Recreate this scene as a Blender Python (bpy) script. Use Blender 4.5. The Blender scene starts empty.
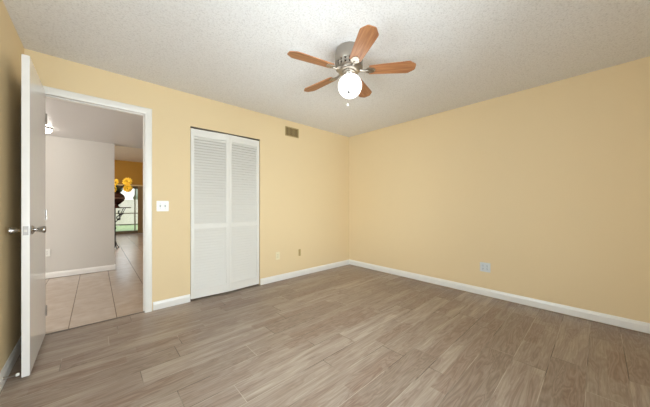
import bpy, bmesh, math, random
from mathutils import Vector, Matrix
random.seed(7)
C = bpy.context.scene.collection
PI = math.pi
# ------------------------------------------------------------------ camera
YAW = 0.82901
HC = 1.1306
F = Vector((math.cos(YAW), math.sin(YAW), 0))
R = Vector((math.sin(YAW), -math.cos(YAW), 0))
cam_d = bpy.data.cameras.new('camera')
cam = bpy.data.objects.new('camera', cam_d)
C.objects.link(cam)
cam.location = (0, 0, HC)
cam.rotation_euler = (PI / 2, 0, YAW - PI / 2)
cam_d.sensor_width = 36
cam_d.lens = 36 * 250.26 / 650
cam_d.shift_y = 1.87 / 650
cam_d.clip_start = 0.02
bpy.context.scene.camera = cam
# ------------------------------------------------------------------ world, sun, daylight, exposure
w = bpy.data.worlds.new('sky')
bpy.context.scene.world = w
w.use_nodes = True
nt = w.node_tree
bgn = nt.nodes['Background']
sky = nt.nodes.new('ShaderNodeTexSky')
sky.sky_type = 'NISHITA'
sky.sun_disc = False
sky.sun_elevation = math.radians(50)
sky.sun_rotation = math.radians(200)
hs = nt.nodes.new('ShaderNodeHueSaturation')
hs.inputs['Saturation'].default_value = 0.35
nt.links.new(sky.outputs[0], hs.inputs['Color'])
nt.links.new(hs.outputs[0], bgn.inputs[0])
bgn.inputs[1].default_value = 0.2


XCW = -0.4386


def light(name, kind, loc, energy, col, rot=(0, 0, 0), **kw):
    d = bpy.data.lights.new(name, kind)
    o = bpy.data.objects.new(name, d)
    C.objects.link(o)
    o.location = loc
    o.rotation_euler = rot
    d.energy = energy
    d.color = col
    for k, v in kw.items():
        setattr(d, k, v)
    return o


sun = light('sun', 'SUN', (0, 0, 8), .9, (1, .95, .88), angle=0.02)
sun.rotation_euler = Vector((0.5, 0.35, -0.8)).to_track_quat('-Z', 'Y').to_euler()
# bedroom window daylight from behind the camera; the other three are added fill lights
light('daylight_bedroom_window', 'AREA', (.75, -0.93, 1.22), 52, (.82, .915, 1),
      Vector((0, 1, 0.16)).to_track_quat('-Z', 'Z').to_euler(), shape='RECTANGLE', size=1.85, size_y=1.1)
light('fill_left_window', 'AREA', (XCW - .19, 1.05, 1.22), 42, (.82, .915, 1),  # added to brighten the right wall; its window is invented
      Vector((1, .3, .16)).to_track_quat('-Z', 'Z').to_euler(), shape='RECTANGLE', size=1.5, size_y=1.1)
light('fill_hall_window', 'AREA', (-3.42, 4.55, 1.35), 60, (1, .96, .92),  # unseen fill for the hall, put in behind an invented window
      Vector((1, 0, .5)).to_track_quat('-Z', 'Z').to_euler(), shape='RECTANGLE', size=1.5, size_y=1.2)
light('fill_far_room_window', 'AREA', (-3.42, 10.0, 1.35), 150, (1, .96, .90),  # added fill to lift the dim far room
      Vector((1, 0, 0)).to_track_quat('-Z', 'Z').to_euler(), shape='RECTANGLE', size=2.4, size_y=1.3)
vs = bpy.context.scene.view_settings
vs.view_transform = 'Standard'
vs.look = 'None'
vs.exposure = 1.05
vs.gamma = 1
vs.use_curve_mapping = False


# ------------------------------------------------------------------ materials
def lin(r, g, b):
    f = lambda c: (c / 255) / 12.92 if c <= 10 else (((c / 255) + .055) / 1.055) ** 2.4
    return (f(r), f(g), f(b), 1)


def mat(name, col, rough=.5, metal=0, bump=0, scale=80, var=0, vscale=3, emit=0, detail=3, spec=None, stretch=None):
    m = bpy.data.materials.new(name)
    m.use_nodes = True
    n = m.node_tree.nodes
    l = m.node_tree.links
    p = n['Principled BSDF']
    p.inputs['Base Color'].default_value = col
    p.inputs['Roughness'].default_value = rough
    p.inputs['Metallic'].default_value = metal
    if spec is not None:
        p.inputs['Specular IOR Level'].default_value = spec
    tc = n.new('ShaderNodeTexCoord')
    vec = tc.outputs['Object']
    if stretch:
        mp = n.new('ShaderNodeMapping')
        mp.inputs['Scale'].default_value = stretch
        l.new(vec, mp.inputs[0])
        vec = mp.outputs[0]
    nz = n.new('ShaderNodeTexNoise')
    nz.inputs['Scale'].default_value = vscale
    nz.inputs['Detail'].default_value = 4
    l.new(vec, nz.inputs['Vector'])
    mx = n.new('ShaderNodeMix')
    mx.data_type = 'RGBA'
    v = max(var, .01)
    mx.inputs['A'].default_value = tuple(c * (1 - v) for c in col[:3]) + (1,)
    mx.inputs['B'].default_value = tuple(min(1, c * (1 + v)) for c in col[:3]) + (1,)
    l.new(nz.outputs[0], mx.inputs['Factor'])
    l.new(mx.outputs['Result'], p.inputs['Base Color'])
    if bump:
        nb = n.new('ShaderNodeTexNoise')
        nb.inputs['Scale'].default_value = scale
        nb.inputs['Detail'].default_value = detail
        l.new(vec, nb.inputs['Vector'])
        b = n.new('ShaderNodeBump')
        b.inputs['Strength'].default_value = 1
        b.inputs['Distance'].default_value = bump
        l.new(nb.outputs[0], b.inputs['Height'])
        l.new(b.outputs[0], p.inputs['Normal'])
    if emit:
        p.inputs['Emission Color'].default_value = col
        p.inputs['Emission Strength'].default_value = emit
    return m


def mathn(n, l, op, a, b=None, c=None):
    x = n.new('ShaderNodeMath')
    x.operation = op
    for i, v in enumerate((a, b, c)):
        if v is None:
            continue
        if isinstance(v, (int, float)):
            x.inputs[i].default_value = v
        else:
            l.new(v, x.inputs[i])
    return x.outputs[0]


def ramp(n, l, fac, stops, interp='LINEAR'):
    r = n.new('ShaderNodeValToRGB')
    r.color_ramp.interpolation = interp
    e = r.color_ramp.elements
    while len(e) > 1:
        e.remove(e[-1])
    e[0].position, e[0].color = stops[0]
    for pos, col in stops[1:]:
        k = e.new(pos)
        k.color = col
    l.new(fac, r.inputs[0])
    return r.outputs[0]


def mixc(n, l, fac, a, b, mode='MIX'):
    m = n.new('ShaderNodeMix')
    m.data_type = 'RGBA'
    m.blend_type = mode
    for k, v in (('Factor', fac), ('A', a), ('B', b)):
        if isinstance(v, (int, float, tuple)):
            m.inputs[k].default_value = v
        else:
            l.new(v, m.inputs[k])
    return m.outputs['Result']


def plank_material():
    m = bpy.data.materials.new('wood_look_plank_tile')
    m.use_nodes = True
    n, l = m.node_tree.nodes, m.node_tree.links
    p = n['Principled BSDF']
    g = n.new('ShaderNodeNewGeometry')
    s = n.new('ShaderNodeSeparateXYZ')
    l.new(g.outputs['Position'], s.inputs[0])
    X, Y = s.outputs[0], s.outputs[1]
    W, L = 0.187, 0.94
    ry = mathn(n, l, 'DIVIDE', mathn(n, l, 'SUBTRACT', Y, 0.0506), W)
    row = mathn(n, l, 'FLOOR', ry)
    fy = mathn(n, l, 'FRACT', ry)
    wn = n.new('ShaderNodeTexWhiteNoise')
    wn.noise_dimensions = '1D'
    l.new(row, wn.inputs['W'])
    rx = mathn(n, l, 'DIVIDE', mathn(n, l, 'ADD', X, mathn(n, l, 'MULTIPLY', wn.outputs[0], L * 4)), L)
    colx = mathn(n, l, 'FLOOR', rx)
    fx = mathn(n, l, 'FRACT', rx)
    cb = n.new('ShaderNodeCombineXYZ')
    l.new(colx, cb.inputs[0])
    l.new(row, cb.inputs[1])
    w2 = n.new('ShaderNodeTexWhiteNoise')
    w2.noise_dimensions = '3D'
    l.new(cb.outputs[0], w2.inputs['Vector'])
    rnd = w2.outputs['Value']
    # narrow strips printed inside some planks
    # grain coordinates, shifted per plank
    gx = mathn(n, l, 'ADD', X, mathn(n, l, 'MULTIPLY', rnd, 37))
    gy = mathn(n, l, 'ADD', Y, mathn(n, l, 'MULTIPLY', rnd, 11))
    c2 = n.new('ShaderNodeCombineXYZ')
    l.new(mathn(n, l, 'MULTIPLY', gx, 1.6), c2.inputs[0])
    l.new(mathn(n, l, 'MULTIPLY', gy, 12), c2.inputs[1])
    n1 = n.new('ShaderNodeTexNoise')
    n1.inputs['Scale'].default_value = 1.3
    n1.inputs['Detail'].default_value = 3
    n1.inputs['Distortion'].default_value = 0.6
    l.new(c2.outputs[0], n1.inputs['Vector'])
    # cathedral rings: contour lines of a smooth stretched noise
    rings = mathn(n, l, 'FRACT', mathn(n, l, 'MULTIPLY', n1.outputs[0], 9))
    rings = mathn(n, l, 'ABSOLUTE', mathn(n, l, 'SUBTRACT', rings, .5))
    c3 = n.new('ShaderNodeCombineXYZ')
    l.new(mathn(n, l, 'MULTIPLY', gx, 4), c3.inputs[0])
    l.new(mathn(n, l, 'MULTIPLY', gy, 110), c3.inputs[1])
    n2 = n.new('ShaderNodeTexNoise')
    n2.inputs['Scale'].default_value = 1
    n2.inputs['Detail'].default_value = 5
    l.new(c3.outputs[0], n2.inputs['Vector'])
    base = ramp(n, l, rnd, [(0, lin(136, 118, 104)), (.25, lin(160, 144, 128)), (.6, lin(170, 154, 139)), (1, lin(188, 174, 159))])
    base = mixc(n, l, ramp(n, l, n1.outputs[0], [(.35, (0, 0, 0, 1)), (.68, (1, 1, 1, 1))]), base, lin(136, 114, 101))
    # darker strips that fill half a plank's width here and there
    ry2 = mathn(n, l, 'DIVIDE', mathn(n, l, 'SUBTRACT', Y, 0.0506), W / 2)
    row2 = mathn(n, l, 'FLOOR', ry2)
    w3 = n.new('ShaderNodeTexWhiteNoise')
    w3.noise_dimensions = '1D'
    l.new(mathn(n, l, 'ADD', row2, .37), w3.inputs['W'])
    col2 = mathn(n, l, 'FLOOR', mathn(n, l, 'ADD', mathn(n, l, 'DIVIDE', X, L / 2), mathn(n, l, 'MULTIPLY', w3.outputs[0], 7)))
    cb2 = n.new('ShaderNodeCombineXYZ')
    l.new(col2, cb2.inputs[0])
    l.new(row2, cb2.inputs[1])
    cb2.inputs[2].default_value = 5.3
    w4 = n.new('ShaderNodeTexWhiteNoise')
    l.new(cb2.outputs[0], w4.inputs['Vector'])
    strip = ramp(n, l, w4.outputs['Value'], [(0, (0, 0, 0, 1)), (.72, (.3, .3, .3, 1)), (.86, (.75, .75, .75, 1))], 'CONSTANT')
    base = mixc(n, l, strip, base, lin(134, 108, 93))
    base2 = mixc(n, l, mathn(n, l, 'MULTIPLY', rings, .8), base, lin(192, 178, 163))
    base3 = mixc(n, l, ramp(n, l, n2.outputs[0], [(.3, (.5, .5, .5, 1)), (.62, (0, 0, 0, 1))]), base2, lin(118, 100, 88))
    # joints
    dy = mathn(n, l, 'MULTIPLY', mathn(n, l, 'MINIMUM', fy, mathn(n, l, 'SUBTRACT', 1, fy)), W)
    dx = mathn(n, l, 'MULTIPLY', mathn(n, l, 'MINIMUM', fx, mathn(n, l, 'SUBTRACT', 1, fx)), L)
    dd = mathn(n, l, 'MINIMUM', dy, dx)
    joint = mathn(n, l, 'LESS_THAN', dd, 0.0019)
    jn = n.new('ShaderNodeTexNoise')
    jn.inputs['Scale'].default_value = 1.7
    l.new(g.outputs['Position'], jn.inputs['Vector'])
    jcol = ramp(n, l, jn.outputs[0], [(.44, lin(88, 74, 62)), (.56, lin(186, 172, 156))])
    colr = mixc(n, l, joint, base3, jcol)
    l.new(colr, p.inputs['Base Color'])
    rr = n.new('ShaderNodeMapRange')
    l.new(n2.outputs[0], rr.inputs[0])
    rr.inputs['To Min'].default_value = .3
    rr.inputs['To Max'].default_value = .48
    l.new(rr.outputs[0], p.inputs['Roughness'])
    b = n.new('ShaderNodeBump')
    b.inputs['Distance'].default_value = .0012
    b.inputs['Strength'].default_value = .7
    hgt = mathn(n, l, 'SUBTRACT', mathn(n, l, 'MULTIPLY', n2.outputs[0], .25), joint)
    l.new(hgt, b.inputs['Height'])
    l.new(b.outputs[0], p.inputs['Normal'])
    return m


def tile_material():
    m = bpy.data.materials.new('beige_ceramic_tile')
    m.use_nodes = True
    n, l = m.node_tree.nodes, m.node_tree.links
    p = n['Principled BSDF']
    g = n.new('ShaderNodeNewGeometry')
    s = n.new('ShaderNodeSeparateXYZ')
    l.new(g.outputs['Position'], s.inputs[0])
    W = 0.343
    fx = mathn(n, l, 'DIVIDE', mathn(n, l, 'ADD', s.outputs[0], .185), W)
    fy = mathn(n, l, 'DIVIDE', mathn(n, l, 'ADD', s.outputs[1], .1), W)
    cb = n.new('ShaderNodeCombineXYZ')
    l.new(mathn(n, l, 'FLOOR', fx), cb.inputs[0])
    l.new(mathn(n, l, 'FLOOR', fy), cb.inputs[1])
    wn = n.new('ShaderNodeTexWhiteNoise')
    l.new(cb.outputs[0], wn.inputs['Vector'])

    def edge(v):
        f = mathn(n, l, 'FRACT', mathn(n, l, 'ADD', v, 100))
        return mathn(n, l, 'MULTIPLY', mathn(n, l, 'MINIMUM', f, mathn(n, l, 'SUBTRACT', 1, f)), W)
    jx = mathn(n, l, 'LESS_THAN', edge(fx), .0035)
    jy = mathn(n, l, 'MULTIPLY', mathn(n, l, 'LESS_THAN', edge(fy), .003), .45)
    j = mathn(n, l, 'MAXIMUM', jx, jy)
    nz = n.new('ShaderNodeTexNoise')
    nz.inputs['Scale'].default_value = 9
    nz.inputs['Detail'].default_value = 6
    l.new(g.outputs['Position'], nz.inputs['Vector'])
    a = mixc(n, l, nz.outputs[0], lin(168, 150, 134), lin(206, 190, 174))
    a = mixc(n, l, mathn(n, l, 'MULTIPLY', wn.outputs[0], .25), a, lin(170, 152, 136))
    l.new(mixc(n, l, j, a, lin(128, 112, 98)), p.inputs['Base Color'])
    p.inputs['Roughness'].default_value = .22
    b = n.new('ShaderNodeBump')
    b.inputs['Distance'].default_value = .0015
    l.new(mathn(n, l, 'SUBTRACT', mathn(n, l, 'MULTIPLY', nz.outputs[0], .3), j), b.inputs['Height'])
    l.new(b.outputs[0], p.inputs['Normal'])
    return m


def popcorn_material():
    m = bpy.data.materials.new('textured_ceiling_paint')
    m.use_nodes = True
    n, l = m.node_tree.nodes, m.node_tree.links
    p = n['Principled BSDF']
    p.inputs['Roughness'].default_value = .95
    p.inputs['Specular IOR Level'].default_value = .1
    g = n.new('ShaderNodeNewGeometry')
    nz = n.new('ShaderNodeTexNoise')
    nz.inputs['Scale'].default_value = 88
    nz.inputs['Detail'].default_value = 3
    nz.inputs['Roughness'].default_value = .6
    l.new(g.outputs['Position'], nz.inputs['Vector'])
    vo = n.new('ShaderNodeTexVoronoi')
    vo.inputs['Scale'].default_value = 95
    l.new(g.outputs['Position'], vo.inputs['Vector'])
    col = ramp(n, l, nz.outputs[0], [(.28, lin(214, 211, 209)), (.46, lin(236, 233, 231)), (.7, lin(242, 240, 239))])
    l.new(col, p.inputs['Base Color'])
    b = n.new('ShaderNodeBump')
    b.inputs['Distance'].default_value = .003
    b.inputs['Strength'].default_value = .7
    l.new(mathn(n, l, 'ADD', nz.outputs[0], mathn(n, l, 'MULTIPLY', vo.outputs[0], -.5)), b.inputs['Height'])
    l.new(b.outputs[0], p.inputs['Normal'])
    return m


def pane_material():
    m = bpy.data.materials.new('clear_window_glass')
    m.use_nodes = True
    n, l = m.node_tree.nodes, m.node_tree.links
    out = n['Material Output']
    n.remove(n['Principled BSDF'])
    t = n.new('ShaderNodeBsdfTransparent')
    t.inputs[0].default_value = (.95, .97, .96, 1)
    gl = n.new('ShaderNodeBsdfGlossy')
    gl.inputs['Roughness'].default_value = .02
    fr = n.new('ShaderNodeFresnel')
    mx = n.new('ShaderNodeMixShader')
    l.new(fr.outputs[0], mx.inputs[0])
    l.new(t.outputs[0], mx.inputs[1])
    l.new(gl.outputs[0], mx.inputs[2])
    l.new(mx.outputs[0], out.inputs[0])
    return m


def wood_material():
    m = bpy.data.materials.new('stained_blade_wood')
    m.use_nodes = True
    n, l = m.node_tree.nodes, m.node_tree.links
    p = n['Principled BSDF']
    tc = n.new('ShaderNodeTexCoord')
    mp = n.new('ShaderNodeMapping')
    mp.inputs['Scale'].default_value = (5, 70, 40)
    l.new(tc.outputs['Object'], mp.inputs[0])
    nz = n.new('ShaderNodeTexNoise')
    nz.inputs['Scale'].default_value = 1
    nz.inputs['Detail'].default_value = 5
    l.new(mp.outputs[0], nz.inputs['Vector'])
    l.new(ramp(n, l, nz.outputs[0], [(.3, lin(140, 88, 56)), (.55, lin(170, 114, 74)), (.75, lin(186, 132, 90))]), p.inputs['Base Color'])
    p.inputs['Roughness'].default_value = .38
    return m


M = dict(
    plank=plank_material(), tile=tile_material(), ceiling=popcorn_material(), pane=pane_material(), wood=wood_material(),
    yellow=mat('pale_yellow_wall_paint', lin(233, 209, 167), .62, bump=.0006, scale=160, var=.015, vscale=1.5, spec=.3),
    hallgrey=mat('light_grey_wall_paint', lin(206, 200, 192), .6, bump=.0006, scale=160, spec=.3),
    hallceil=mat('grey_white_ceiling_paint', lin(204, 200, 197), .38, bump=.001, scale=60, spec=.5),
    dimyellow=mat('dimmed_yellow_wall_paint', lin(168, 120, 32), .6, bump=.0006, scale=160),  # yellow paint with the far room's dimness mixed into the colour
    farceil=mat('cream_ceiling_paint', lin(206, 190, 170), .7, bump=.001, scale=60),
    trim=mat('white_semi_gloss_trim', lin(236, 232, 226), .32, bump=.0003, scale=30),
    door=mat('white_semi_gloss_door', lin(232, 229, 226), .14, bump=.0003, scale=12),
    louver=mat('white_painted_louver', lin(232, 228, 221), .5, bump=.0003, scale=40),
    plastic=mat('white_plastic', lin(238, 236, 230), .3),
    bluish=mat('cool_white_plastic', lin(214, 218, 220), .3),
    cream=mat('almond_plastic', lin(240, 226, 192), .35),
    tan=mat('tan_painted_plate', lin(182, 156, 104), .45),
    slot=mat('dark_slot', lin(60, 52, 42), .6),
    greyslot=mat('grey_toggle', lin(186, 184, 178), .35),
    ventp=mat('tan_vent_enamel', lin(176, 150, 102), .45),
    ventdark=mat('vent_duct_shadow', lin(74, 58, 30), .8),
    nickel=mat('brushed_nickel', lin(176, 169, 160), .34, 1, bump=.0004, scale=8, stretch=(1, 1, 30)),
    chrome=mat('satin_chrome', lin(172, 168, 164), .25, 1),
    steel=mat('dull_track_steel', lin(120, 112, 100), .4, 1),
    steel2=mat('worn_latch_steel', lin(150, 146, 142), .35, .8),
    globe=mat('lit_opal_glass', (1, .96, .89, 1), .3, emit=1.1),
    lamp=mat('lit_dome_glass', (1, .95, .88, 1), .3, emit=9),
    fob=mat('grey_chain_fob', lin(84, 84, 84), .6),
    chain=mat('pull_chain_metal', lin(150, 146, 140), .35, 1),
    dark=mat('dark_closet_paint', lin(190, 180, 165), .8),
    alu=mat('bronze_aluminium', lin(112, 96, 76), .4, .6),
    blind=mat('tan_vertical_blind', lin(186, 158, 116), .7, bump=.0005, scale=60),
    blindframe=mat('tan_aluminium', lin(132, 120, 104), .5, .3),
    iron=mat('wrought_iron', lin(42, 34, 30), .5, .7),
    vase=mat('dark_brown_glaze', lin(66, 38, 30), .25, var=.3, vscale=14),
    petal=mat('yellow_petal', lin(252, 200, 40), .6, var=.15, vscale=20),
    seed=mat('dark_flower_centre', lin(66, 42, 18), .8, bump=.003, scale=200),
    leafm=mat('dark_green_leaf', lin(48, 56, 26), .6, var=.3, vscale=15),
    lawn=mat('green_lawn', lin(168, 188, 140), .9, bump=.02, scale=40, var=.25, vscale=6),
    patio=mat('pale_concrete', lin(205, 200, 190), .8, bump=.002, scale=50, var=.06),
    vinyl=mat('white_vinyl_fence', lin(214, 208, 196), .4),
    hedge=mat('grey_green_foliage', lin(140, 150, 134), .8, bump=.05, scale=14, var=.4, vscale=7),
    bark=mat('grey_bark', lin(92, 80, 66), .9, bump=.01, scale=30),
    roof=mat('roof_felt', lin(120, 112, 104), .9, bump=.004, scale=40),
    stucco=mat('exterior_stucco', lin(210, 200, 180), .9, bump=.004, scale=60),
)


# ------------------------------------------------------------------ mesh helpers
def new():
    return bmesh.new()


def box(bm, a, b, bev=0, M4=None):
    g = bmesh.ops.create_cube(bm, size=1)
    vs = g['verts']
    for v in vs:
        v.co = Vector(((a[0] + b[0]) / 2 + v.co.x * (b[0] - a[0]), (a[1] + b[1]) / 2 + v.co.y * (b[1] - a[1]), (a[2] + b[2]) / 2 + v.co.z * (b[2] - a[2])))
    if bev:
        es = list({e for v in vs for e in v.link_edges})
        r = bmesh.ops.bevel(bm, geom=es, offset=bev, segments=2, affect='EDGES', clamp_overlap=True)
        vs = list({v for f in r['faces'] for v in f.verts} | {v for v in vs if v.is_valid})
    if M4 is not None:
        for v in vs:
            v.co = M4 @ v.co
    return vs


def lathe(bm, prof, seg=32, M4=None, cap=True):
    rings = []
    for r, z in prof:
        ring = []
        for i in range(seg):
            a = 2 * PI * i / seg
            co = Vector((r * math.cos(a), r * math.sin(a), z))
            ring.append(bm.verts.new(M4 @ co if M4 is not None else co))
        rings.append(ring)
    for a, b in zip(rings, rings[1:]):
        for i in range(seg):
            bm.faces.new((a[i], a[(i + 1) % seg], b[(i + 1) % seg], b[i]))
    if cap:
        bm.faces.new(rings[0][::-1])
        bm.faces.new(rings[-1])


def tube(bm, pts, r, seg=8):
    pts = [Vector(p) for p in pts]
    rs = r if isinstance(r, (list, tuple)) else [r] * len(pts)
    rings = []
    up = Vector((0, 0, 1))
    for i, p in enumerate(pts):
        t = (pts[min(i + 1, len(pts) - 1)] - pts[max(i - 1, 0)]).normalized()
        ref = up if abs(t.z) < .95 else Vector((1, 0, 0))
        u = t.cross(ref).normalized()
        v = t.cross(u).normalized()
        rings.append([bm.verts.new(p + (u * math.cos(2 * PI * k / seg) + v * math.sin(2 * PI * k / seg)) * rs[i]) for k in range(seg)])
    for a, b in zip(rings, rings[1:]):
        for i in range(seg):
            bm.faces.new((a[i], a[(i + 1) % seg], b[(i + 1) % seg], b[i]))
    bm.faces.new(rings[0][::-1])
    bm.faces.new(rings[-1])


def prism(bm, prof, p0, p1, nrm):
    """extrude a (out, up) profile from p0 to p1; nrm is the outward direction"""
    p0, p1, nrm = Vector(p0), Vector(p1), Vector(nrm)
    A = [bm.verts.new(p0 + nrm * o + Vector((0, 0, u))) for o, u in prof]
    B = [bm.verts.new(p1 + nrm * o + Vector((0, 0, u))) for o, u in prof]
    k = len(prof)
    for i in range(k):
        bm.faces.new((A[i], A[(i + 1) % k], B[(i + 1) % k], B[i]))
    bm.faces.new(A[::-1])
    bm.faces.new(B)


def obj(name, bm, m, parent=None, smooth=False, **props):
    bmesh.ops.recalc_face_normals(bm, faces=bm.faces)
    me = bpy.data.meshes.new(name)
    bm.to_mesh(me)
    bm.free()
    me.materials.append(m)
    if smooth:
        me.polygons.foreach_set('use_smooth', [True] * len(me.polygons))
        me.set_sharp_from_angle(angle=math.radians(40))
    o = bpy.data.objects.new(name, me)
    C.objects.link(o)
    if parent:
        o.parent = parent
    for k, v in props.items():
        o[k] = v
    return o


def tag(o, label, cat, group=None, kind=None):
    o['label'] = label
    o['category'] = cat
    if group:
        o['group'] = group
    if kind:
        o['kind'] = kind
    return o


def empty(name, loc, label, cat, group=None, kind=None, rotz=0):
    o = bpy.data.objects.new(name, None)
    C.objects.link(o)
    o.empty_display_size = .1
    o.location = loc
    o.rotation_euler = (0, 0, rotz)
    return tag(o, label, cat, group, kind)


def struct(name, bm, m, label, cat, smooth=False):
    o = obj(name, bm, m, smooth=smooth)
    return tag(o, label, cat, kind='structure')


# ------------------------------------------------------------------ the setting
H = 2.44
XC, XB, YA, YBK = -0.4386, 3.589, 3.232, -0.75
T = .115
DL, DR, DH = -.342, .386, 2.101          # doorway, clear opening
CL, CR, CH = .820, 1.714, 2.063          # closet opening
HY, HX = 5.745, .244                     # hall far wall and its end
HH = 2.21                                # hall ceiling
FY = 12.54                               # far room's wall
FH = 2.88
WX0, WX1, WZ0, WZ1 = -.20, 1.70, .62, 1.86

bm = new()
box(bm, (XC - .2, YBK - .1, -.12), (XB + .2, 3.262, 0))
struct('floor_bedroom', bm, M['plank'], 'taupe wood-look plank floor of the bedroom', 'floor')
bm = new()
box(bm, (-3.3, 3.262, -.12), (3.6, FY + .02, -.003))
struct('floor_hall', bm, M['tile'], 'beige square tile floor beyond the open doorway', 'floor')
bm = new()
box(bm, (XC - T, YBK - T, H), (XB + T, YA + .02, H + .12))
struct('ceiling_bedroom', bm, M['ceiling'], 'white popcorn textured bedroom ceiling', 'ceiling')
# wall A with the doorway and the closet opening
bm = new()
for x0, x1, z0, z1 in ((XC - T, DL - .02, 0, H), (DL - .02, DR + .02, DH + .02, H), (DR + .02, CL, 0, H), (CL, CR, CH, H), (CR, XB + T, 0, H)):
    box(bm, (x0, YA, z0), (x1, YA + T - .012, z1))
struct('wall_back', bm, M['yellow'], 'pale yellow wall holding the doorway and louvered closet', 'wall')
bm = new()
for x0, x1, z0, z1 in ((-3.3, DL - .02, 0, H), (DL - .02, DR + .02, DH + .02, H), (DR + .02, CL - .1, 0, H)):
    box(bm, (x0, YA + T - .012, z0), (x1, YA + T, z1))
struct('wall_hall_near', bm, M['hallgrey'], 'light grey hall side of the doorway wall', 'wall')
bm = new()
box(bm, (XB, YBK - T, 0), (XB + T, YA + .02, H))
struct('wall_right', bm, M['yellow'], 'long pale yellow wall on the fan side, without openings', 'wall')
bm = new()
for y0, y1, z0, z1 in ((YBK - T, .3, 0, H), (.3, 1.8, 0, WZ0), (.3, 1.8, WZ1, H), (1.8, YA + .02, 0, H)):
    box(bm, (XC - T, y0, z0), (XC, y1, z1))
struct('wall_left', bm, M['yellow'], 'pale yellow wall behind the open white door', 'wall')
bm = new()
for x0, x1, z0, z1 in ((XC - T, WX0, 0, H), (WX0, WX1, 0, WZ0), (WX0, WX1, WZ1, H), (WX1, XB + T, 0, H)):
    box(bm, (x0, YBK - T, z0), (x1, YBK, z1))
struct('wall_front', bm, M['yellow'], 'pale yellow wall with the bedroom window', 'wall')
# closet interior
bm = new()
box(bm, (CL - .12, YA + T + .6, 0), (CR + .12, YA + T + .68, H))
box(bm, (CL - .12, YA + T - .01, 0), (CL - .05, YA + T + .6, H))
box(bm, (CR + .05, YA + T - .01, 0), (CR + .12, YA + T + .6, H))
box(bm, (CL - .05, YA + T - .01, H - .05), (CR + .05, YA + T + .6, H))
struct('wall_closet', bm, M['dark'], 'inside walls of the closet behind the louvered doors', 'wall')

# hall and far room shell
bm = new()
box(bm, (-3.3, HY, 0), (HX, HY + T, HH + .02))
struct('wall_hall', bm, M['hallgrey'], 'light grey hall wall seen through the open doorway', 'wall')
bm = new()
box(bm, (-3.3, YA + T, HH), (3.6, HY + T + .02, HH + .1))
struct('ceiling_hall', bm, M['hallceil'], 'low grey-white hall ceiling seen through the doorway', 'ceiling')
bm = new()
box(bm, (-3.3, HY + T + .02, FH), (3.6, FY + T, FH + .1))
box(bm, (-3.3, HY + T - .02, HH + .1), (3.6, HY + T + .02, FH + .1))
struct('ceiling_far_room', bm, M['farceil'], 'higher cream ceiling of the far room', 'ceiling')
GX0, GX1, GH = -.85, 1.62, 1.90
bm = new()
for x0, x1, z0, z1 in ((-3.3, GX0, 0, FH), (GX0, GX1, GH, FH), (GX1, 3.6, 0, FH)):
    box(bm, (x0, FY, z0), (x1, FY + T, z1))
struct('wall_far_room', bm, M['dimyellow'], 'yellow wall above the sliding glass door, dimness put into its colour', 'wall')
bm = new()
box(bm, (3.6, YA + T, 0), (3.7, FY + T, FH + .1))
struct('wall_hall_right', bm, M['hallgrey'], 'right side wall of hall and far room', 'wall')
bm = new()
for y0, y1, z0, z1 in ((YA, 3.75, 0, FH + .1), (3.75, 5.35, 0, .7), (3.75, 5.35, 2.0, FH + .1), (5.35, 8.75, 0, FH + .1), (8.75, 11.25, 0, .7), (8.75, 11.25, 2.0, FH + .1), (11.25, FY + T, 0, FH + .1)):
    box(bm, (-3.4, y0, z0), (-3.3, y1, z1))
struct('wall_hall_left', bm, M['hallgrey'], 'left side wall of the hall with added window openings', 'wall')

# baseboards (each a profile)
BP = [(0, 0), (.014, 0), (.014, .060), (.010, .074), (.006, .086), (0, .088)]


def baseboard(name, p0, p1, nrm, label, z=.003):
    b = new()
    prism(b, BP, (p0[0], p0[1], z), (p1[0], p1[1], z), nrm)
    struct(name, b, M['trim'], label, 'baseboard')


baseboard('baseboard_back', (CR + .004, YA), (XB, YA), (0, -1, 0), 'white baseboard from the closet to the room corner')
baseboard('baseboard_back.001', (DR + .068, YA), (CL - .004, YA), (0, -1, 0), 'short white baseboard between doorway and closet')
baseboard('baseboard_right', (XB, YBK), (XB, YA), (-1, 0, 0), 'white baseboard along the long right wall', .007)
baseboard('baseboard_left', (XC, YBK), (XC, YA), (1, 0, 0), 'white baseboard behind the open door')
baseboard('baseboard_hall', (-3.3, HY), (HX + .014, HY), (0, -1, 0), 'white baseboard of the grey hall wall')
baseboard('baseboard_hall.001', (HX, HY), (HX, HY + T), (1, 0, 0), 'white baseboard on the end of the hall wall')

# door frame : jambs, stops, casing (one trim thing)
tr = empty('trim_1', ((DL + DR) / 2, YA, 0), 'white door casing and jambs around the open doorway', 'door frame', kind='structure')
ox, oy = (DL + DR) / 2, YA
bm = new()
box(bm, (DL - .02 - ox, -.002, 0), (DL - ox, T + .002, DH + .02))
box(bm, (DR - ox, -.002, 0), (DR + .02 - ox, T + .002, DH + .02))
box(bm, (DL - ox, -.002, DH), (DR - ox, T + .002, DH + .02))
obj('jamb', bm, M['trim'], tr)
bm = new()
box(bm, (DL - ox, .04, 0), (DL + .011 - ox, .075, DH), .002)
box(bm, (DR - .011 - ox, .04, 0), (DR - ox, .075, DH), .002)
box(bm, (DL - ox, .04, DH - .011), (DR - ox, .075, DH), .002)
obj('door_stop_strip', bm, M['trim'], tr)
CP = [(-.005, .006), (-.005, .012), (.010, .015), (.030, .017), (.052, .017), (.0585, .012), (.0585, 0), (-.005, 0)]


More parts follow.
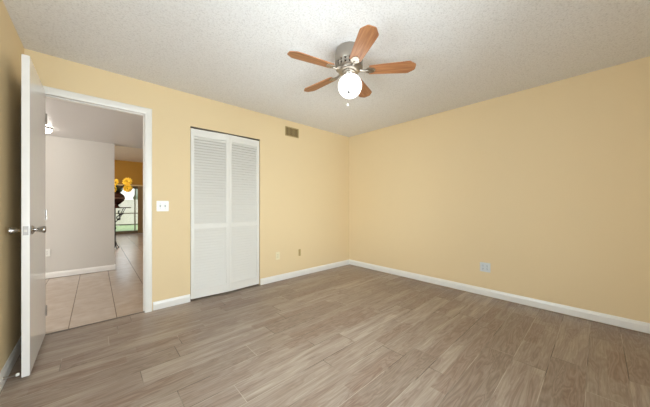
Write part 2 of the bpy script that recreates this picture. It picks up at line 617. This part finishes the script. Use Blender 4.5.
def casing(side, out, pos, zt=DH):
    """one leg of casing: profile (across, out), mitred at the top"""
    b = new()
    A, B = [], []
    for a, o in CP:
        A.append(b.verts.new((pos + side * a, out * o, 0)))
        B.append(b.verts.new((pos + side * a, out * o, zt + a)))
    k = len(CP)
    for i in range(k):
        b.faces.new((A[i], A[(i + 1) % k], B[(i + 1) % k], B[i]))
    b.faces.new(A[::-1])
    b.faces.new(B)
    return b


def casing_head(out, x0, x1, zt=DH):
    b = new()
    A, B = [], []
    for a, o in CP:
        A.append(b.verts.new((x0 - a, out * o, zt + a)))
        B.append(b.verts.new((x1 + a, out * o, zt + a)))
    k = len(CP)
    for i in range(k):
        b.faces.new((A[i], A[(i + 1) % k], B[(i + 1) % k], B[i]))
    b.faces.new(A[::-1])
    b.faces.new(B)
    return b


obj('casing', casing(-1, -1, DL - ox), M['trim'], tr)
obj('casing', casing(1, -1, DR - ox), M['trim'], tr)
obj('casing', casing_head(-1, DL - ox, DR - ox), M['trim'], tr)
bm = new()
box(bm, (DR - .0016 - ox, .006, .94), (DR + .001 - ox, .034, 1.0), .0005)
obj('strike_plate', bm, M['chrome'], tr)
# threshold
bm = new()
prism(bm, [(-.02, 0), (.02, 0), (.012, .004), (-.012, .004)], (DL + .001, YA + .03, -.002), (DR - .001, YA + .03, -.002), (0, -1, 0))
struct('trim_2', bm, mat('threshold_strip', lin(96, 84, 74), .4), 'thin dark threshold strip where planks meet hall tiles', 'threshold')

# ------------------------------------------------------------------ open door
DW, DT = .717, .0355
door = empty('door_1', (-.337, YA - .002, 0), 'white flush door standing open against the yellow wall', 'door', kind='structure', rotz=-PI / 2 + math.radians(0.1))
# local x runs from the hinge to the latch edge (towards the camera), local y to the doorway side
bm = new()
box(bm, (.003, -DT / 2, .018), (DW, DT / 2, DH + .008), .0015)
obj('door_leaf', bm, M['door'], door)
KX, KZ = DW - .062, .966


def knob(side, lab):
    # axis along local y
    rot = Matrix.Rotation(-PI / 2 * side, 4, 'X')
    mt = Matrix.Translation((KX, side * DT / 2, KZ)) @ rot
    b = new()
    lathe(b, [(.030, 0), (.031, .002), (.029, .006), (.022, .010), (.013, .012), (.011, .016), (.0105, .022)], 28, mt)
    o = obj('rosette', b, M['chrome'], door, True)
    b = new()
    lathe(b, [(.0105, .021), (.013, .027), (.0165, .034), (.0205, .044), (.0235, .054), (.0240, .060), (.0215, .064), (.010, .066)], 28, mt)
    k = obj('door_knob', b, M['chrome'], door, True)
    return k


knob(1, '')
knob(-1, '')
bm = new()
box(bm, (DW - .0005, -.0125, KZ - .029), (DW + .0012, .0125, KZ + .029), .0004)
lp = obj('latch_plate', bm, M['steel2'], door)
bm = new()
prism(bm, [(-.006, 0), (.006, 0), (.006, .016), (-.006, .016)], (DW + .001, 0, KZ - .008), (DW + .0085, 0, KZ - .008), (0, 1, 0))
obj('latch_bolt', bm, M['nickel'], lp)
for z in (.22, 1.05, 1.88):
    bm = new()
    tube(bm, [(-.001, DT / 2 + .004, z - .045), (-.001, DT / 2 + .004, z + .045)], .0055, 10)
    obj('hinge', bm, M['chrome'], door, True)

# spring door stop on the baseboard behind the door
ds = empty('door_stopper', (XC + .0135, 2.50, .052), 'small spring doorstop with white tip on the baseboard behind the door', 'doorstop')
bm = new()
pts = []
for i in range(15 * 10 + 1):
    a = 2 * PI * i / 10
    pts.append((.006 + .046 * i / 150, .0055 * math.cos(a), .0055 * math.sin(a)))
tube(bm, pts, .0011, 5)
obj('spring', bm, M['nickel'], ds, True)
bm = new()
lathe(bm, [(.010, 0), (.010, .002), (.007, .006)], 16, Matrix.Rotation(PI / 2, 4, 'Y'))
obj('base_plate', bm, M['nickel'], ds, True)
bm = new()
lathe(bm, [(.0065, .050), (.0095, .052), (.010, .060), (.008, .065), (.003, .066)], 16, Matrix.Rotation(PI / 2, 4, 'Y'))
obj('rubber_tip', bm, M['plastic'], ds, True, label='white rubber tip')

# ------------------------------------------------------------------ bifold louvered closet doors
cd = empty('door_2', (CL, YA, 0), 'white louvered bifold closet door, closed, in the yellow wall', 'closet door', kind='structure')
PT = .028


def panel(x0, y0, x1, y1):
    """frame + louvers between two floor points (front face line), local to cd"""
    L = math.hypot(x1 - x0, y1 - y0)
    ang = math.atan2(y1 - y0, x1 - x0)
    hz, tz = .022, CH - .022
    st = .036
    e = bpy.data.objects.new('door_panel', None)
    b = new()
    box(b, (0, 0, hz), (st, PT, tz), .002)
    box(b, (L - st, 0, hz), (L, PT, tz), .002)
    rails = [(hz, hz + .105), (.850, .905), (tz - .088, tz)]
    for a, c in rails:
        box(b, (st - .001, .001, a), (L - st + .001, PT - .001, c), .0015)
    p = obj('door_panel', b, M['louver'], cd)
    p.location = (x0, y0, 0)
    p.rotation_euler = (0, 0, ang)
    for za, zb in ((rails[0][1], rails[1][0]), (rails[1][1], rails[2][0])):
        b = new()
        n = int((zb - za) / .033)
        pit = (zb - za) / n
        for i in range(n):
            zc = za + pit * (i + .5)
            m4 = Matrix.Translation((0, PT / 2, zc)) @ Matrix.Rotation(math.radians(61), 4, 'X')
            box(b, (st - .003, -.0185, -.0028), (L - st + .003, .0185, .0028), .0012, m4)
        obj('louvers', b, M['louver'], p)
    return p


mx, my = 1.268 - CL, -.022
panel(.006, .010, mx - .001, my)
panel(mx + .001, my, CR - CL - .006, .010)
bm = new()
box(bm, (.001, .004, CH - .012), (CR - CL - .001, .034, CH - .0005))
obj('track', bm, M['steel'], cd)
for z in (.30, 1.0, 1.75):
    bm = new()
    tube(bm, [(mx, my + PT + .004, z - .03), (mx, my + PT + .004, z + .03)], .004, 8)
    obj('hinge', bm, M['steel'], cd, True)

# ------------------------------------------------------------------ ceiling fan
FX, FYY, FZ = 1.566, 1.411, 2.252
fan = empty('ceiling_fan', (FX, FYY, H), 'five-blade ceiling fan with wooden blades and lit white globe', 'ceiling fan')
zz = lambda z: z - H
bm = new()
lathe(bm, [(.100, zz(2.4395)), (.106, zz(2.436)), (.110, zz(2.425)), (.116, zz(2.395)), (.118, zz(2.36)), (.117, zz(2.335)), (.112, zz(2.322))], 48)
obj('canopy', bm, M['nickel'], fan, True)
# slotted motor ring
bm = new()
lathe(bm, [(.100, zz(2.322)), (.097, zz(2.282))], 48)
mh = obj('motor_core', bm, M['slot'], fan, True, label='dark core behind the cooling slots')
bm = new()
for i in range(20):
    a = 2 * PI * i / 20
    m4 = Matrix.Rotation(a, 4, 'Z')
    box(bm, (.096, -.009, zz(2.324)), (.111, .009, zz(2.278)), .002, m4)
lathe(bm, [(.098, zz(2.304)), (.1115, zz(2.304)), (.1105, zz(2.297)), (.098, zz(2.297))], 48)
obj('slotted_ring', bm, M['nickel'], fan, True)
bm = new()
lathe(bm, [(.106, zz(2.282)), (.107, zz(2.276)), (.098, zz(2.268)), (.090, zz(2.264)), (.092, zz(2.258)), (.088, zz(2.252)), (.076, zz(2.247)), (.062, zz(2.243))], 48)
obj('motor_housing', bm, M['nickel'], fan, True)
bm = new()
lathe(bm, [(.060, zz(2.246)), (.060, zz(2.236)), (.050, zz(2.230)), (.047, zz(2.220)), (.053, zz(2.214)), (.062, zz(2.206)), (.062, zz(2.196)), (.052, zz(2.192))], 40)
obj('light_fitter', bm, M['nickel'], fan, True)
# globe
bm = new()
gc, gr = 2.130, .099
prof = [(.050, zz(2.214))]
for i in range(15):
    t = math.radians(60 - i * 149 / 14)
    prof.append((gr * math.cos(t), zz(gc) + gr * 1.0 * math.sin(t)))
lathe(bm, prof, 40, Matrix.Translation(R * .008))
obj('glass_globe', bm, M['globe'], fan, True, label='lit white glass globe')


def blade(a):
    rot = Matrix.Rotation(a, 4, 'Z')
    pitch = Matrix.Rotation(math.radians(PITCH), 4, 'X')
    m4 = rot @ Matrix.Translation((0, 0, zz(FZ))) @ pitch
    # wooden blade outline (local x = radius), angular clipped tip
    out = [(.165, -.042), (.172, -.048), (.30, -.056), (.470, -.066), (.486, -.065), (.532, -.032), (.537, -.020),
           (.537, .020), (.532, .032), (.486, .065), (.470, .066), (.30, .056), (.172, .048), (.165, .042)]
    b = new()
    vs0 = [b.verts.new((x, y, 0)) for x, y in out]
    f = b.faces.new(vs0)
    r = bmesh.ops.extrude_face_region(b, geom=[f])
    for v in r['geom']:
        if isinstance(v, bmesh.types.BMVert):
            v.co.z += .006
    o = obj('blade', b, M['wood'], fan)
    o.matrix_local = m4
    # blade iron : neck + shield under the blade root
    b = new()
    tube(b, [(.082, 0, .012), (.105, 0, .004), (.130, 0, -.003), (.160, 0, -.004)], [.011, .009, .010, .008], 10)
    outl = [(.135, -.010), (.148, -.026), (.166, -.036), (.184, -.028), (.200, -.026), (.214, -.012), (.220, 0),
            (.214, .012), (.200, .026), (.184, .028), (.166, .036), (.148, .026), (.135, .010)]
    vs1 = [b.verts.new((x, y, -.0045)) for x, y in outl]
    f = b.faces.new(vs1)
    r = bmesh.ops.extrude_face_region(b, geom=[f])
    for v in r['geom']:
        if isinstance(v, bmesh.types.BMVert):
            v.co.z += .0043
    bi = obj('blade_iron', b, M['nickel'], fan, True)
    bi.matrix_local = m4
    for sx, sy in ((.165, -.02), (.165, .02), (.202, 0)):
        b = new()
        lathe(b, [(.0045, -.0042), (.0045, -.0062), (.002, -.0072)], 10)
        s = obj('screw', b, M['chrome'], bi, True)
        s.matrix_local = Matrix.Translation((sx, sy, 0))


PITCH = -11
A0 = 6.03516844 + PI
for k in range(5):
    blade(A0 + k * 2 * PI / 5)


def pull_chain(dx, dy, z0, z1, fob):
    b = new()
    n = int((z0 - z1) / .0045)
    for i in range(n):
        bmesh.ops.create_icosphere(b, subdivisions=1, radius=.0017, matrix=Matrix.Translation((dx, dy, zz(z0 - i * .0045))))
    c = obj('pull_chain', b, M['chain'], fan, True)
    b = new()
    lathe(b, [(.002, zz(z1)), (.006, zz(z1 - .004)), (.0095, zz(z1 - .012)), (.0095, zz(z1 - .022)), (.003, zz(z1 - .026))], 14, Matrix.Translation((dx, dy, 0)))
    obj('chain_fob', b, fob, c, True)


u = -F * .108 - R * .012
b = new()
tube(b, [(u.x * .5, u.y * .5, zz(2.222)), (u.x, u.y, zz(2.219))], .0016, 6)
obj('chain_arm', b, M['chain'], fan)
pull_chain(u.x, u.y, 2.219, 2.045, M['fob'])
u2 = F * .108 + R * .0
b = new()
tube(b, [(u2.x * .5, u2.y * .5, zz(2.222)), (u2.x, u2.y, zz(2.219))], .0016, 6)
obj('chain_arm', b, M['chain'], fan)
pull_chain(u2.x, u2.y, 2.219, 2.03, M['plastic'])

# ------------------------------------------------------------------ wall fittings
# air vent on the closet wall
vt = empty('air_vent', (2.26, YA, 2.272), 'small tan air vent high on the yellow wall right of the closet', 'air vent')
vw, vh = .125, .072
bm = new()
box(bm, (-vw, -.010, -vh), (vw, -.0005, -vh + .014), .002)
box(bm, (-vw, -.010, vh - .014), (vw, -.0005, vh), .002)
box(bm, (-vw, -.010, -vh + .013), (-vw + .014, -.0005, vh - .013), .002)
box(bm, (vw - .014, -.010, -vh + .013), (vw, -.0005, vh - .013), .002)
obj('frame', bm, M['ventp'], vt)
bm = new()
box(bm, (-vw + .013, -.003, -vh + .013), (vw - .013, -.0008, vh - .013))  # flat dark sheet; the duct's shade is in its colour
obj('backing', bm, M['ventdark'], vt, label='dark sheet painting in the duct shade behind the fins')
for i in range(9):
    x = -vw + .028 + i * (2 * vw - .056) / 8
    bm = new()
    box(bm, (-.0012, -.0052, -vh + .014), (.0012, .0052, vh - .014), 0, Matrix.Translation((x, -.0080, 0)) @ Matrix.Rotation(math.radians(38), 4, 'Z'))
    obj('fin', bm, M['ventp'], vt)


def plate(name, loc, wd, hg, m, label, cat, facing='A', bev=.004):
    e = empty(name, loc, label, cat, rotz=0 if facing == 'A' else PI / 2)
    # local -y is out of the wall for A; for B (wall x=XB, outwards -x) rotate so -y -> ... handled by sign
    b = new()
    box(b, (-wd / 2, -.006, -hg / 2), (wd / 2, -.0003, hg / 2), .0025)
    obj('cover_plate', b, m, e)
    return e


sw = plate('light_switch', (.5425, YA, 1.123), .114, .114, M['plastic'], 'white double toggle light switch beside the doorway casing', 'light switch')
for sx in (-.023, .023):
    b = new()
    box(b, (sx - .0055, -.0068, -.013), (sx + .0055, -.0055, .013), .0004)
    hsg = obj('toggle_slot', b, M['greyslot'], sw)
    b = new()
    box(b, (-.004, -.011, -.005), (.004, .004, .005), .001, Matrix.Translation((sx, -.009, .002)) @ Matrix.Rotation(math.radians(-28), 4, 'X'))
    obj('toggle', b, M['greyslot'], sw)
    for sz in (-.030, .030):
        b = new()
        lathe(b, [(.003, 0), (.003, .0008), (.001, .0012)], 10, Matrix.Translation((sx, -.006, sz)) @ Matrix.Rotation(PI / 2, 4, 'X'))
        obj('screw', b, M['greyslot'], sw)


def receptacle(parent, cx, m):
    for sz in (-.0195, .0195):
        b = new()
        m4 = Matrix.Translation((cx, -.0055, sz)) @ Matrix.Rotation(PI / 2, 4, 'X') @ Matrix.Diagonal((1.05, .85, 1, 1))
        lathe(b, [(.0165, 0), (.0165, .0015), (.015, .002)], 20, m4)
        f = obj('socket', b, m, parent, True)
        b = new()
        box(b, (cx - .0075, -.0080, sz - .001), (cx - .0050, -.0072, sz + .008))
        box(b, (cx + .0050, -.0080, sz - .001), (cx + .0075, -.0072, sz + .008))
        box(b, (cx - .0025, -.0080, sz - .010), (cx + .0025, -.0072, sz - .005))
        obj('slots', b, M['slot'], f)
    b = new()
    lathe(b, [(.003, 0), (.003, .0008), (.001, .0012)], 10, Matrix.Translation((cx, -.006, 0)) @ Matrix.Rotation(PI / 2, 4, 'X'))
    obj('screw', b, M['greyslot'], parent)


ot = plate('wall_outlet', (2.003, YA, .378), .070, .114, M['cream'], 'cream duplex outlet on the yellow wall just right of the closet', 'outlet')
receptacle(ot, 0, M['cream'])
cx = plate('cable_wall_plate', (2.408, YA, .376), .040, .106, M['tan'], 'narrow tan wall plate right of the cream outlet', 'wall plate')
b = new()
lathe(b, [(.0055, 0), (.0055, .004), (.0045, .004), (.0045, .010), (.002, .011)], 12, Matrix.Translation((0, -.006, 0)) @ Matrix.Rotation(PI / 2, 4, 'X'))
obj('cable_connector', b, M['ventp'], cx, True)
# outlet on the right wall : local frame rotated so that -y points to -x
oB = plate('wall_outlet', (XB, .953, .358), .114, .114, M['bluish'], 'white two-gang outlet low on the long right wall', 'outlet', 'B')
oB.rotation_euler = (0, 0, -PI / 2)
receptacle(oB, -.023, M['bluish'])
receptacle(oB, .023, M['bluish'])
# hall outlet on the grey wall
oH = plate('wall_outlet', (-.555, HY, .40), .070, .114, M['plastic'], 'white outlet on the grey hall wall seen through the doorway', 'outlet')
receptacle(oH, 0, M['plastic'])

# ------------------------------------------------------------------ bedroom window (behind the camera), added light window (left wall)
for nm, loc, rz, ww, lb in (('window_1', ((WX0 + WX1) / 2, YBK - T / 2, WZ0), 0, (WX1 - WX0) / 2, 'wide white framed bedroom window'),
                            ('window_4', (XC - T / 2, 1.05, WZ0), PI / 2, .75, 'white framed window added in the left wall to let in light')):
  wn = empty(nm, loc, lb, 'window', kind='structure', rotz=rz)
  wh = WZ1 - WZ0
  bm = new()
  for a, c in (((-ww, -.03, 0), (ww, .03, .045)), ((-ww, -.03, wh - .045), (ww, .03, wh)), ((-ww, -.03, .045), (-ww + .045, .03, wh - .045)),
               ((ww - .045, -.03, .045), (ww, .03, wh - .045)), ((-.02, -.025, .045), (.02, .025, wh - .045))):
    box(bm, a, c, .002)
  obj('frame', bm, M['trim'], wn)
  for s in (-1, 1):
    bm = new()
    box(bm, (min(s * .02, s * (ww - .045)), -.003, .045), (max(s * .02, s * (ww - .045)), .003, wh - .045))
    obj('pane', bm, M['pane'], wn)
bm = new()
box(bm, (WX0 - .03, YBK - .028, WZ0 - .028), (WX1 + .03, YBK + .04, WZ0 - .001), .004)
struct('trim_3', bm, M['trim'], 'white sill under the wide bedroom window', 'window sill')
bm = new()
box(bm, (XC - .028, .27, WZ0 - .028), (XC + .04, 1.83, WZ0 - .001), .004)
struct('trim_4', bm, M['trim'], 'white sill under the added fill-light window in the left wall', 'window sill')
# unseen side windows added to light the hall and the far room
for wi, (wy, hw, lb) in enumerate(((4.55, .8, 'white framed side window added to light the hall'), (10.0, 1.25, 'white framed side window added to light the far room'))):
  wn = empty('window_%d' % (wi + 2), (-3.35, wy, .7), lb, 'window', kind='structure')
  bm = new()
  for a, c in (((-.03, -hw, 0), (.03, hw, .045)), ((-.03, -hw, 1.255), (.03, hw, 1.3)), ((-.03, -hw, .045), (.03, -hw + .045, 1.255)),
               ((-.03, hw - .045, .045), (.03, hw, 1.255)), ((-.025, -hw + .045, .63), (.025, hw - .045, .67))):
    box(bm, a, c, .002)
  obj('frame', bm, M['trim'], wn)
  bm = new()
  box(bm, (-.003, -hw + .045, .045), (.003, hw - .045, 1.255))
  obj('pane', bm, M['pane'], wn)

# ------------------------------------------------------------------ hall ceiling lamp
hl = empty('ceiling_lamp', (-.53, 5.2, HH), 'small lit round lamp on the hall ceiling', 'ceiling lamp')
bm = new()
lathe(bm, [(.085, -.0005), (.088, -.008), (.080, -.018)], 32)
obj('base', bm, M['nickel'], hl, True)
bm = new()
lathe(bm, [(.076, -.016), (.078, -.03), (.066, -.052), (.044, -.066), (.015, -.073)], 32)
obj('glass_dome', bm, M['lamp'], hl, True)

hl_fill = hl.copy()  # hidden second lamp, added to brighten the far room and flowers
C.objects.link(hl_fill)
hl_fill.location = (-.9, 7.6, FH)
hl_fill['label'] = 'unseen round lamp added on the far room ceiling for fill light'
for ch in list(hl.children):
    c2 = ch.copy()
    C.objects.link(c2)
    c2.parent = hl_fill
light('far_fill_bulb', 'POINT', (-.9, 7.6, FH - .12), 60, (1, .93, .82), shadow_soft_size=.08)  # added point light inside the hidden far-room lamp

# ------------------------------------------------------------------ far room: sliding glass door, blinds, flowers
sd = empty('door_3', ((GX0 + GX1) / 2, FY, 0), 'sliding glass door to the bright garden at the end of the far room', 'sliding door', kind='structure')
gw = (GX1 - GX0) / 2
bm = new()
for a, c in (((-gw, .02, 0), (gw, .10, .05)), ((-gw, .02, GH - .05), (gw, .10, GH)), ((-gw, .02, .05), (-gw + .05, .10, GH - .05)), ((gw - .05, .02, .05), (gw, .10, GH - .05))):
    box(bm, a, c, .003)
obj('frame', bm, M['alu'], sd)
for x0, x1, yy in ((-gw + .05, .03, .045), (-.03, gw - .05, .075)):
    bm = new()
    for a, c in (((x0, yy - .012, .05), (x1, yy + .012, .11)), ((x0, yy - .012, GH - .10), (x1, yy + .012, GH - .05)), ((x0, yy - .012, .11), (x0 + .05, yy + .012, GH - .10)), ((x1 - .05, yy - .012, .11), (x1, yy + .012, GH - .10))):
        box(bm, a, c, .002)
    sp = obj('sliding_panel', bm, M['trim'] if x0 < -.5 else M['alu'], sd)
    bm = new()
    box(bm, (x0 + .05, yy - .003, .11), (x1 - .05, yy + .003, GH - .10))
    obj('pane', bm, M['pane'], sp)
vb = empty('vertical_blinds', (1.45, FY, 0), 'tan vertical blinds gathered at the side of the far glass door', 'blinds')
bm = new()
box(bm, (-2.4, -.10, 1.90), (.45, -.03, 1.95), .003)
box(bm, (-2.4, -.05, 1.935), (.45, -.0005, 1.95), .001)
obj('headrail', bm, mat('headrail_tan', lin(206, 180, 130), .5), vb)
for i in range(15):
    x = -.17 + i * .03
    bm = new()
    pr = [(-.043, 0), (-.02, .005), (0, .007), (.02, .005), (.043, 0)]
    m4 = Matrix.Translation((x, -.068, 0)) @ Matrix.Rotation(math.radians(32), 4, 'Z')
    A = [bm.verts.new(m4 @ Vector((a, o, .03))) for a, o in pr] + [bm.verts.new(m4 @ Vector((a, o - .0015, .03))) for a, o in pr[::-1]]
    B = [bm.verts.new(Vector((v.co.x, v.co.y, 1.90))) for v in A]
    for j in range(10):
        bm.faces.new((A[j], A[(j + 1) % 10], B[(j + 1) % 10], B[j]))
    bm.faces.new(A[::-1])
    bm.faces.new(B)
    obj('vane', bm, M['blind'], vb)

# wrought-iron pedestal stand with a vase of yellow flowers
D = 6.6
SP = F * D + R * (-5.54)
ST = HC - 1.9 * D / 250.26
ps = empty('pedestal_stand', (SP.x, SP.y, 0), 'dark wrought-iron scroll stand under the flower vase', 'plant stand', rotz=YAW - PI / 2)
# local x = towards the camera's right, local y = away
bm = new()
lathe(bm, [(.325, ST - .022), (.34, ST - .018), (.34, ST - .004), (.33, ST)], 40)
obj('tabletop', bm, M['vase'], ps, True, label='dark brown round top')
bm = new()
tube(bm, [(0, 0, .02), (0, 0, ST - .02)], .016, 12)
lathe(bm, [(.016, .50), (.03, .52), (.03, .54), (.016, .56)], 16)
obj('pole', bm, M['iron'], ps, True)
for k in range(3):
    a = PI / 2 + k * 2 * PI / 3
    bm = new()
    pts = []
    for i in range(30):
        t = i / 29
        rr = .02 + .10 * t
        pts.append((rr * math.cos(a), rr * math.sin(a), .16 * (1 - t) ** 1.6 + .022))
    tube(bm, pts, .009, 8)
    tube(bm, [(.118 * math.cos(a), .118 * math.sin(a), -.003), (.118 * math.cos(a), .118 * math.sin(a), .03)], .014, 8)
    obj('foot', bm, M['iron'], ps, True)
for k in range(4):
    a = k * PI / 2
    bm = new()
    pts = []
    for i in range(44):       # an S scroll bracket
        t = i / 43
        if t < .5:
            th = t / .5 * 3.6
            rad = .035 + .055 * (t / .5)
            px, pz = .15 + rad * math.cos(th + 2.2), ST - .12 + rad * math.sin(th + 2.2)
        else:
            th = (t - .5) / .5 * 3.6
            rad = .075 - .045 * ((t - .5) / .5)
            px, pz = .115 - rad * math.cos(th - .6) * .9, ST - .285 - rad * math.sin(th - .6)
        pts.append((px * math.cos(a), px * math.sin(a), pz))
    tube(bm, pts, .009, 8)
    tube(bm, [(.01 * math.cos(a), .01 * math.sin(a), ST - .40), (.12 * math.cos(a), .12 * math.sin(a), ST - .30), (.28 * math.cos(a), .28 * math.sin(a), ST - .022)], .008, 8)
    obj('scroll_bracket', bm, M['iron'], ps, True)

vz = empty('flower_vase', (SP.x, SP.y, ST), 'dark brown urn vase on the wrought-iron stand in the far room', 'vase', rotz=YAW - PI / 2)
bm = new()
lathe(bm, [(.09, .0005), (.10, .012), (.075, .04), (.07, .06), (.12, .10), (.185, .17), (.21, .24), (.20, .31), (.15, .36), (.11, .385), (.105, .40), (.13, .42), (.12, .42), (.09, .40)], 36)
obj('body', bm, M['vase'], vz, True)
bm = new()
lathe(bm, [(.203, .222), (.217, .226), (.217, .252), (.206, .256)], 36, cap=False)
obj('band', bm, mat('vase_band', lin(120, 84, 66), .4), vz, True, label='lighter brown band')


def flower(loc, r, label, face=(0, -1, .35), nm='yellow_flower'):
    base = Vector((SP.x, SP.y, ST + .40))
    wl = base + R * loc[0] + F * loc[1] + Vector((0, 0, loc[2]))
    e = empty(nm, wl, label, 'flower', group='yellow flowers in the vase')
    fd = (F * face[1] + R * face[0] + Vector((0, 0, face[2]))).normalized()
    q = fd.to_track_quat('Z', 'Y').to_matrix().to_4x4()
    b = new()
    for ring, (n, rr, tilt) in enumerate(((13, r, .15), (11, r * .8, .5), (8, r * .55, .9))):
        for i in range(n):
            a = 2 * PI * (i + .5 * ring) / n
            m4 = q @ Matrix.Rotation(a, 4, 'Z') @ Matrix.Rotation(-tilt, 4, 'Y')
            pts = [(0.12, 0), (.45, .16), (.75, .18), (1, 0), (.75, -.18), (.45, -.16)]
            top = [b.verts.new(m4 @ Vector((x * rr, y * rr, .012 * math.sin(x * 3)))) for x, y in pts]
            bot = [b.verts.new(m4 @ Vector((x * rr, y * rr, .012 * math.sin(x * 3) - .004))) for x, y in pts]
            b.faces.new(top)
            b.faces.new(bot[::-1])
            for j in range(6):
                b.faces.new((top[j], top[(j + 1) % 6], bot[(j + 1) % 6], bot[j]))
    obj('petals', b, M['petal'], e)
    b = new()
    lathe(b, [(r * .26, -.01), (r * .28, .012), (r * .18, .026), (r * .05, .03)], 16, q)
    obj('flower_centre', b, M['seed'], e, True)
    b = new()
    end = (Vector((SP.x, SP.y, ST + .36)) - wl)
    mid = end * .5 + Vector((0, 0, .03))
    tube(b, [-fd * .012, mid, end], .006, 6)
    obj('stem', b, M['leafm'], e, True)
    for t, sg in ((.35, 1), (.6, -1)):
        b = new()
        c = end * t
        d1 = (R * sg + Vector((0, 0, .25)) - F * .3).normalized()
        d2 = d1.cross(Vector((0, 0, 1))).normalized()
        pts = [c, c + d1 * .05 + d2 * .03, c + d1 * .13, c + d1 * .05 - d2 * .03]
        top = [b.verts.new(p) for p in pts]
        bot = [b.verts.new(p - Vector((0, 0, .004))) for p in pts]
        b.faces.new(top)
        b.faces.new(bot[::-1])
        for j in range(4):
            b.faces.new((top[j], top[(j + 1) % 4], bot[(j + 1) % 4], bot[j]))
        obj('leaf', b, M['leafm'], e)


FL = [((.335, .0, .27), .125, 'large yellow flower at the top right of the vase bouquet', (.3, -1, .3)),
      ((.03, -.02, .24), .115, 'yellow flower at the top, beside the grey hall wall edge', (-.1, -1, .4)),
      ((.385, -.05, .09), .115, 'yellow flower leaning out lowest to the right of the vase', (.5, -1, .1)),
      ((.03, -.10, .05), .125, 'yellow flower just above the vase rim', (0, -1, .25))]
for a in FL:
    flower(*a)
b = new()
for i in range(46):
    a = random.uniform(0, 2 * PI)
    el = random.uniform(.1, 1.4)
    ln = random.uniform(.12, .30)
    d1 = Vector((math.cos(a) * math.cos(el), math.sin(a) * math.cos(el), math.sin(el)))
    d2 = d1.cross(Vector((0, 0, 1))).normalized()
    c = d1 * .03
    pts = [c, c + d1 * ln * .5 + d2 * .035, c + d1 * ln, c + d1 * ln * .5 - d2 * .035]
    nn = d1.cross(d2) * .003
    top = [b.verts.new(p + nn) for p in pts]
    bot = [b.verts.new(p - nn) for p in pts]
    b.faces.new(top)
    b.faces.new(bot[::-1])
    for j in range(4):
        b.faces.new((top[j], top[(j + 1) % 4], bot[(j + 1) % 4], bot[j]))
g = obj('greenery', b, M['leafm'])
g.location = (SP.x, SP.y, ST + .40)
tag(g, 'dark leaves filling the bouquet above the brown vase', 'leaves', kind='stuff')

# ------------------------------------------------------------------ outside
bm = new()
box(bm, (-6, FY + T + .01, -.12), (9, 14.15, -.03))
struct('patio', bm, M['patio'], 'pale concrete patio outside the sliding glass door', 'patio')
bm = new()
box(bm, (-25, 14.15, -.2), (30, 40, -.04))
struct('lawn', bm, M['lawn'], 'green lawn between the patio and the white fence', 'lawn')
bm = new()
box(bm, (-40, -40, -.5), (45, 60, -.21))
struct('ground', bm, M['patio'], 'open ground around the house', 'ground')
bm = new()
box(bm, (-4.4, -2.0, FH + .12), (4.8, FY + 1.0, FH + .24))  # wide overhang put in to block sun at the bedroom window
struct('roof', bm, M['roof'], 'flat unseen roof, eaves added to keep sun out of the bedroom', 'roof')
se = empty('screen_enclosure', (0, 14.05, -.03), 'thin tan metal frame of the patio screen enclosure outside the far glass door', 'screen frame')
for x in (-2.40, -.55, 1.30, 3.15, 5.0):
    bm = new()
    box(bm, (x - .022, -.022, 0), (x + .022, .022, 2.6), .003)
    obj('post', bm, M['blindframe'], se)
for z in (.0, .30, .79, 2.56):
    bm = new()
    box(bm, (-2.40, -.017, z), (5.0, .017, z + .035), .003)
    obj('rail', bm, M['blindframe'], se)
fy = 18.3
fc = empty('garden_fence', (1, fy, -.04), 'white garden fence beyond the lawn, seen through the far glass door', 'fence')
for i in range(8):
    x = -6 + i * 1.8 + .55
    bm = new()
    box(bm, (x - .06, -.06, 0), (x + .06, .06, 1.62), .008)
    lathe(bm, [(.08, 1.62), (.08, 1.64), (.01, 1.69)], 4, Matrix.Translation((x, 0, 0)) @ Matrix.Rotation(PI / 4, 4, 'Z'))
    obj('post', bm, M['vinyl'], fc)
    if i < 7:
        bm = new()
        for j in range(11):
            xx = x + .06 + j * .1527
            box(bm, (xx + .002, -.012, .10), (xx + .1507, .012, 1.45), .004)
        obj('infill_boards', bm, M['vinyl'], fc)
        for z in (.06, .78, 1.42):
            bm = new()
            box(bm, (x + .06, -.025, z), (x + 1.74, .025, z + .09), .005)
            obj('rail', bm, M['vinyl'], fc)


def tree(x, y, h, r, label, seed):
    rd = random.Random(seed)
    e = empty('tree', (x, y, -.05), label, 'tree', group='trees behind the white fence')
    b = new()
    tube(b, [(0, 0, 0), (.05, .02, h * .3), (0, 0, h * .6)], [.14, .11, .06], 10)
    obj('trunk', b, M['bark'], e, True)
    b = new()
    for i in range(26):
        a, el, q = rd.uniform(0, 2 * PI), rd.uniform(-.8, 1.5), rd.uniform(.2, 1)
        c = Vector((math.cos(a) * math.cos(el) * r * q, math.sin(a) * math.cos(el) * r * q, h * .6 + math.sin(el) * r * q * .9))
        g = bmesh.ops.create_icosphere(b, subdivisions=2, radius=rd.uniform(.3, .5) * r, matrix=Matrix.Translation(c))
        for v in g['verts']:
            v.co += Vector((rd.uniform(-1, 1), rd.uniform(-1, 1), rd.uniform(-1, 1))) * .07 * r
    obj('crown', b, M['hedge'], e)


tree(-.1, 22.5, 3.4, 1.25, 'grey-green tree behind the garden fence, nearest the hall wall edge', 1)
tree(3.4, 23.2, 3.6, 1.8, 'grey-green tree behind the garden fence, nearest the gathered blinds', 2)
